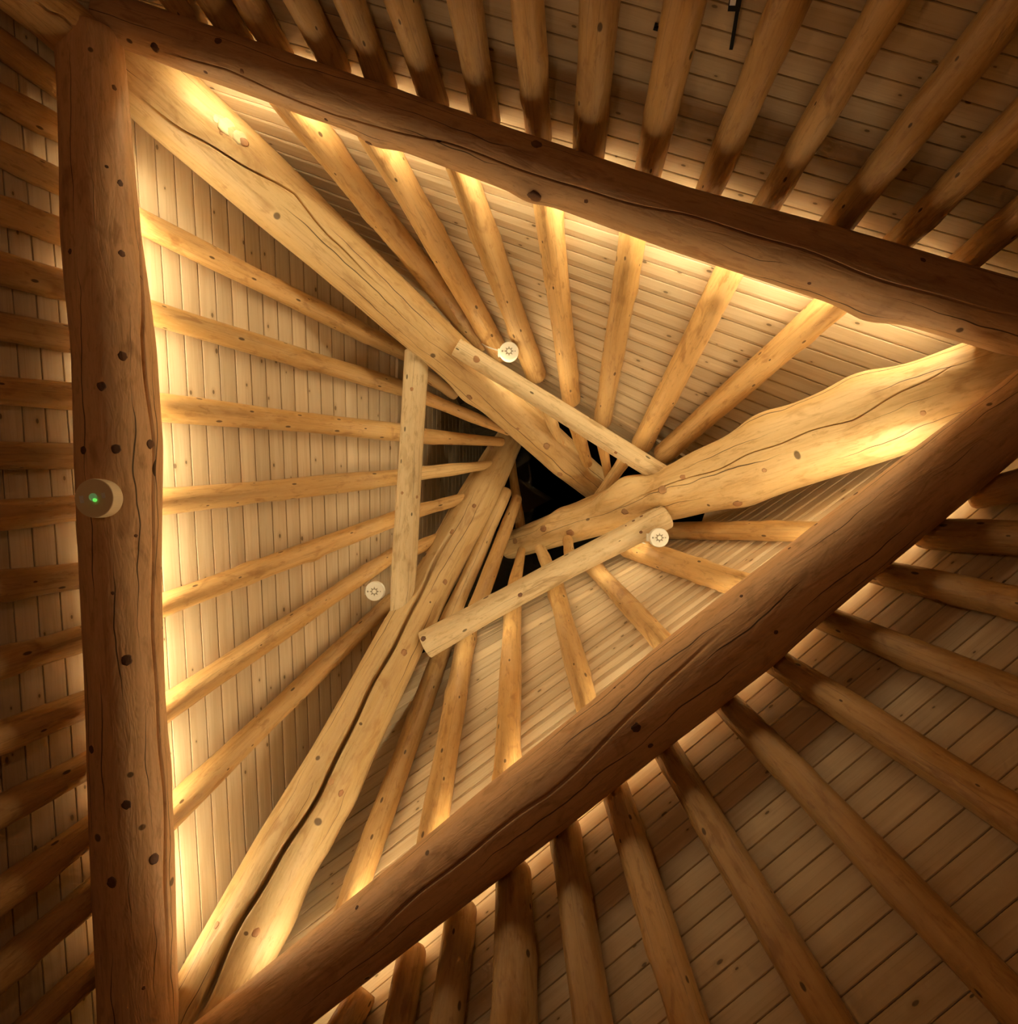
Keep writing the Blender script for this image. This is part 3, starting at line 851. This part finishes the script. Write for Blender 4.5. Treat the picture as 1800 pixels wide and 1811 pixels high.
def emergency_light():
    c = P(166, 881, 2.965)
    top = c.copy(); top[2] = 3.025 + EYE
    M0 = Matrix.Translation(top) @ DOWN
    root = empty('emergency_light', M0)
    tag(root, 'round cream emergency light with a green glow, on the knotty beam', 'emergency light')
    R = 0.086; h = top[2] - c[2]
    lathe('housing', [(R * 0.97, -0.018), (R, -0.010), (R, h - 0.006), (R * 0.985, h - 0.001), (R * 0.95, h)], M_CREAM, M0, root, 56)
    lathe('lens_ring', [(0.017, h - 0.001), (0.017, h + 0.004), (0.013, h + 0.006)], M_GLASS, M0 @ T(-0.003, 0.004, 0), root, 28)
    lathe('green_lamp', [(0.008, h), (0.008, h + 0.006), (0.004, h + 0.010)], M_GREEN, M0 @ T(0.006, -0.008, 0), root, 20)
    Rz = Matrix.Rotation(math.radians(10), 4, 'Z')
    box('label_sticker', 0.017, 0.032, 0.004, M_LABEL, M0 @ T(-0.053, -0.006, h) @ Rz, root)
    box('label_sticker', 0.015, 0.023, 0.004, M_LABEL, M0 @ T(0.042, 0.012, h) @ Rz, root)
emergency_light()

def detector(px, py, z, label):
    c = P(px, py, z)
    M0 = Matrix.Translation(c) @ DOWN
    root = empty('smoke_detector', M0); tag(root, label, 'smoke detector', 'smoke detectors')
    R = 17.2 * z / F
    lathe('housing', [(R * 0.9, -0.055), (R, -0.045), (R, -0.008), (R * 0.96, 0.0), (R * 0.90, 0.002)], M_WHITE, M0, root, 48)
    for k in range(8):
        a = 2 * math.pi * k / 8
        V = [(R * 0.26, -R * 0.10, 0.0), (R * 0.50, 0, 0.0), (R * 0.26, R * 0.10, 0.0)]
        V = [(x, y, 0.0015) for x, y, _ in V] + [(x, y, 0.004) for x, y, _ in V]
        mesh_obj('vent_slot', V, [(2, 1, 0), (3, 4, 5), (0, 1, 4, 3), (1, 2, 5, 4), (2, 0, 3, 5)], M_GREY, M0 @ Matrix.Rotation(a, 4, 'Z'), root)
    lathe('vent_ring', [(R * 0.29, 0.0015), (R * 0.29, 0.0045), (R * 0.24, 0.0045)], M_GREY, M0, root, 24)
    lathe('vent_hub', [(R * 0.21, 0.002), (R * 0.21, 0.006), (R * 0.14, 0.007)], M_WHITE, M0, root, 20)
    lathe('indicator', [(R * 0.06, 0.0015), (R * 0.06, 0.0045)], M_GREY, M0 @ T(R * 0.62, 0, 0), root, 12)
    lathe('test_button', [(R * 0.10, 0.0015), (R * 0.09, 0.0045)], M_GREY, M0 @ T(-R * 0.68, 0, 0), root, 14)
    box('bracket', R * 0.5, R * 0.8, 0.03, M_WHITE, M0 @ T(-R * 0.9, 0, -0.05), root)
detector(900, 621, 4.46, 'round white smoke detector between rafters near the purple-knot collar log')
detector(1166, 951, 4.22, 'round white smoke detector with wires beside the drilled collar log')
detector(662, 1046, 4.55, 'round white smoke detector beside the thick collar log\'s lower end')

def tube(name, pts, r, mat, parent=None, n=8):
    pts = [np.array(p) for p in pts]
    pts = list(catmull(pts, max(12, 4 * len(pts))))
    V, Fc = [], []
    for i, p in enumerate(pts):
        d = unit(pts[min(len(pts) - 1, i + 1)] - pts[max(0, i - 1)])
        a = unit(np.cross(d, [0.3, 0.2, 0.9])); b = np.cross(d, a)
        for k in range(n):
            t = 2 * math.pi * k / n; V.append(p + r * (math.cos(t) * a + math.sin(t) * b))
    for i in range(len(pts) - 1):
        for k in range(n):
            q = (k + 1) % n
            Fc.append((i * n + k, i * n + q, (i + 1) * n + q, (i + 1) * n + k))
    Fc += [tuple(reversed(range(n))), tuple(range((len(pts) - 1) * n, len(pts) * n))]
    return mesh_obj(name, V, Fc, mat, None, parent, True)

tag(tube('cable', [P(1122, 950, 4.62), P(1133, 958, 4.6), P(1146, 964, 4.56), P(1158, 962, 4.5)], 0.005, M_CABLE), 'thin grey cable looping into the detector by the drilled collar log', 'cable', 'detector cables')
tag(tube('cable', [P(852, 608, 4.62), P(860, 613, 4.6), P(872, 617, 4.58), P(888, 622, 4.5)], 0.005, M_CABLE), 'thin grey cable running to the detector by the purple-knot collar log', 'cable', 'detector cables')

# black bar and clip on the lower boarding
def on_out(key, px, py, d): return out_surf[key].hit(px, py, d)
a, b = on_out('T', 1293, 85, 0.012), on_out('T', 1312, -30, 0.012)
nT = OUT['T'].nrm
root = empty('wall_bracket', frame((a + b) / 2, b - a, nT)); tag(root, 'black metal bar with a clip fixed to the dim brown boarding', 'metal bar')
box('bar', float(np.linalg.norm(b - a)), 0.014, 0.024, M_BLACK, frame((a + b) / 2, b - a, nT), root)
c = on_out('T', 1300, 3, 0.018); box('clip', 0.05, 0.045, 0.036, M_BLACK, frame(c, b - a, nT), root)
c = on_out('T', 1297, -2, 0.03); box('clip_plate', 0.035, 0.022, 0.022, M_LABEL, frame(c, b - a, nT), root)
c = on_out('T', 1159, 47, 0.006)
root = empty('cable_clip', frame(c, OUT['T'].d, nT)); tag(root, 'tiny black clip on a board joint beside a dim rafter', 'clip')
box('foot', 0.012, 0.024, 0.014, M_BLACK, frame(c, OUT['T'].d, nT), root)
box('tab', 0.024, 0.010, 0.018, M_BLACK, frame(c + OUT['T'].d * 0.006 + np.array([0, 0.006, 0]), OUT['T'].d, nT), root)
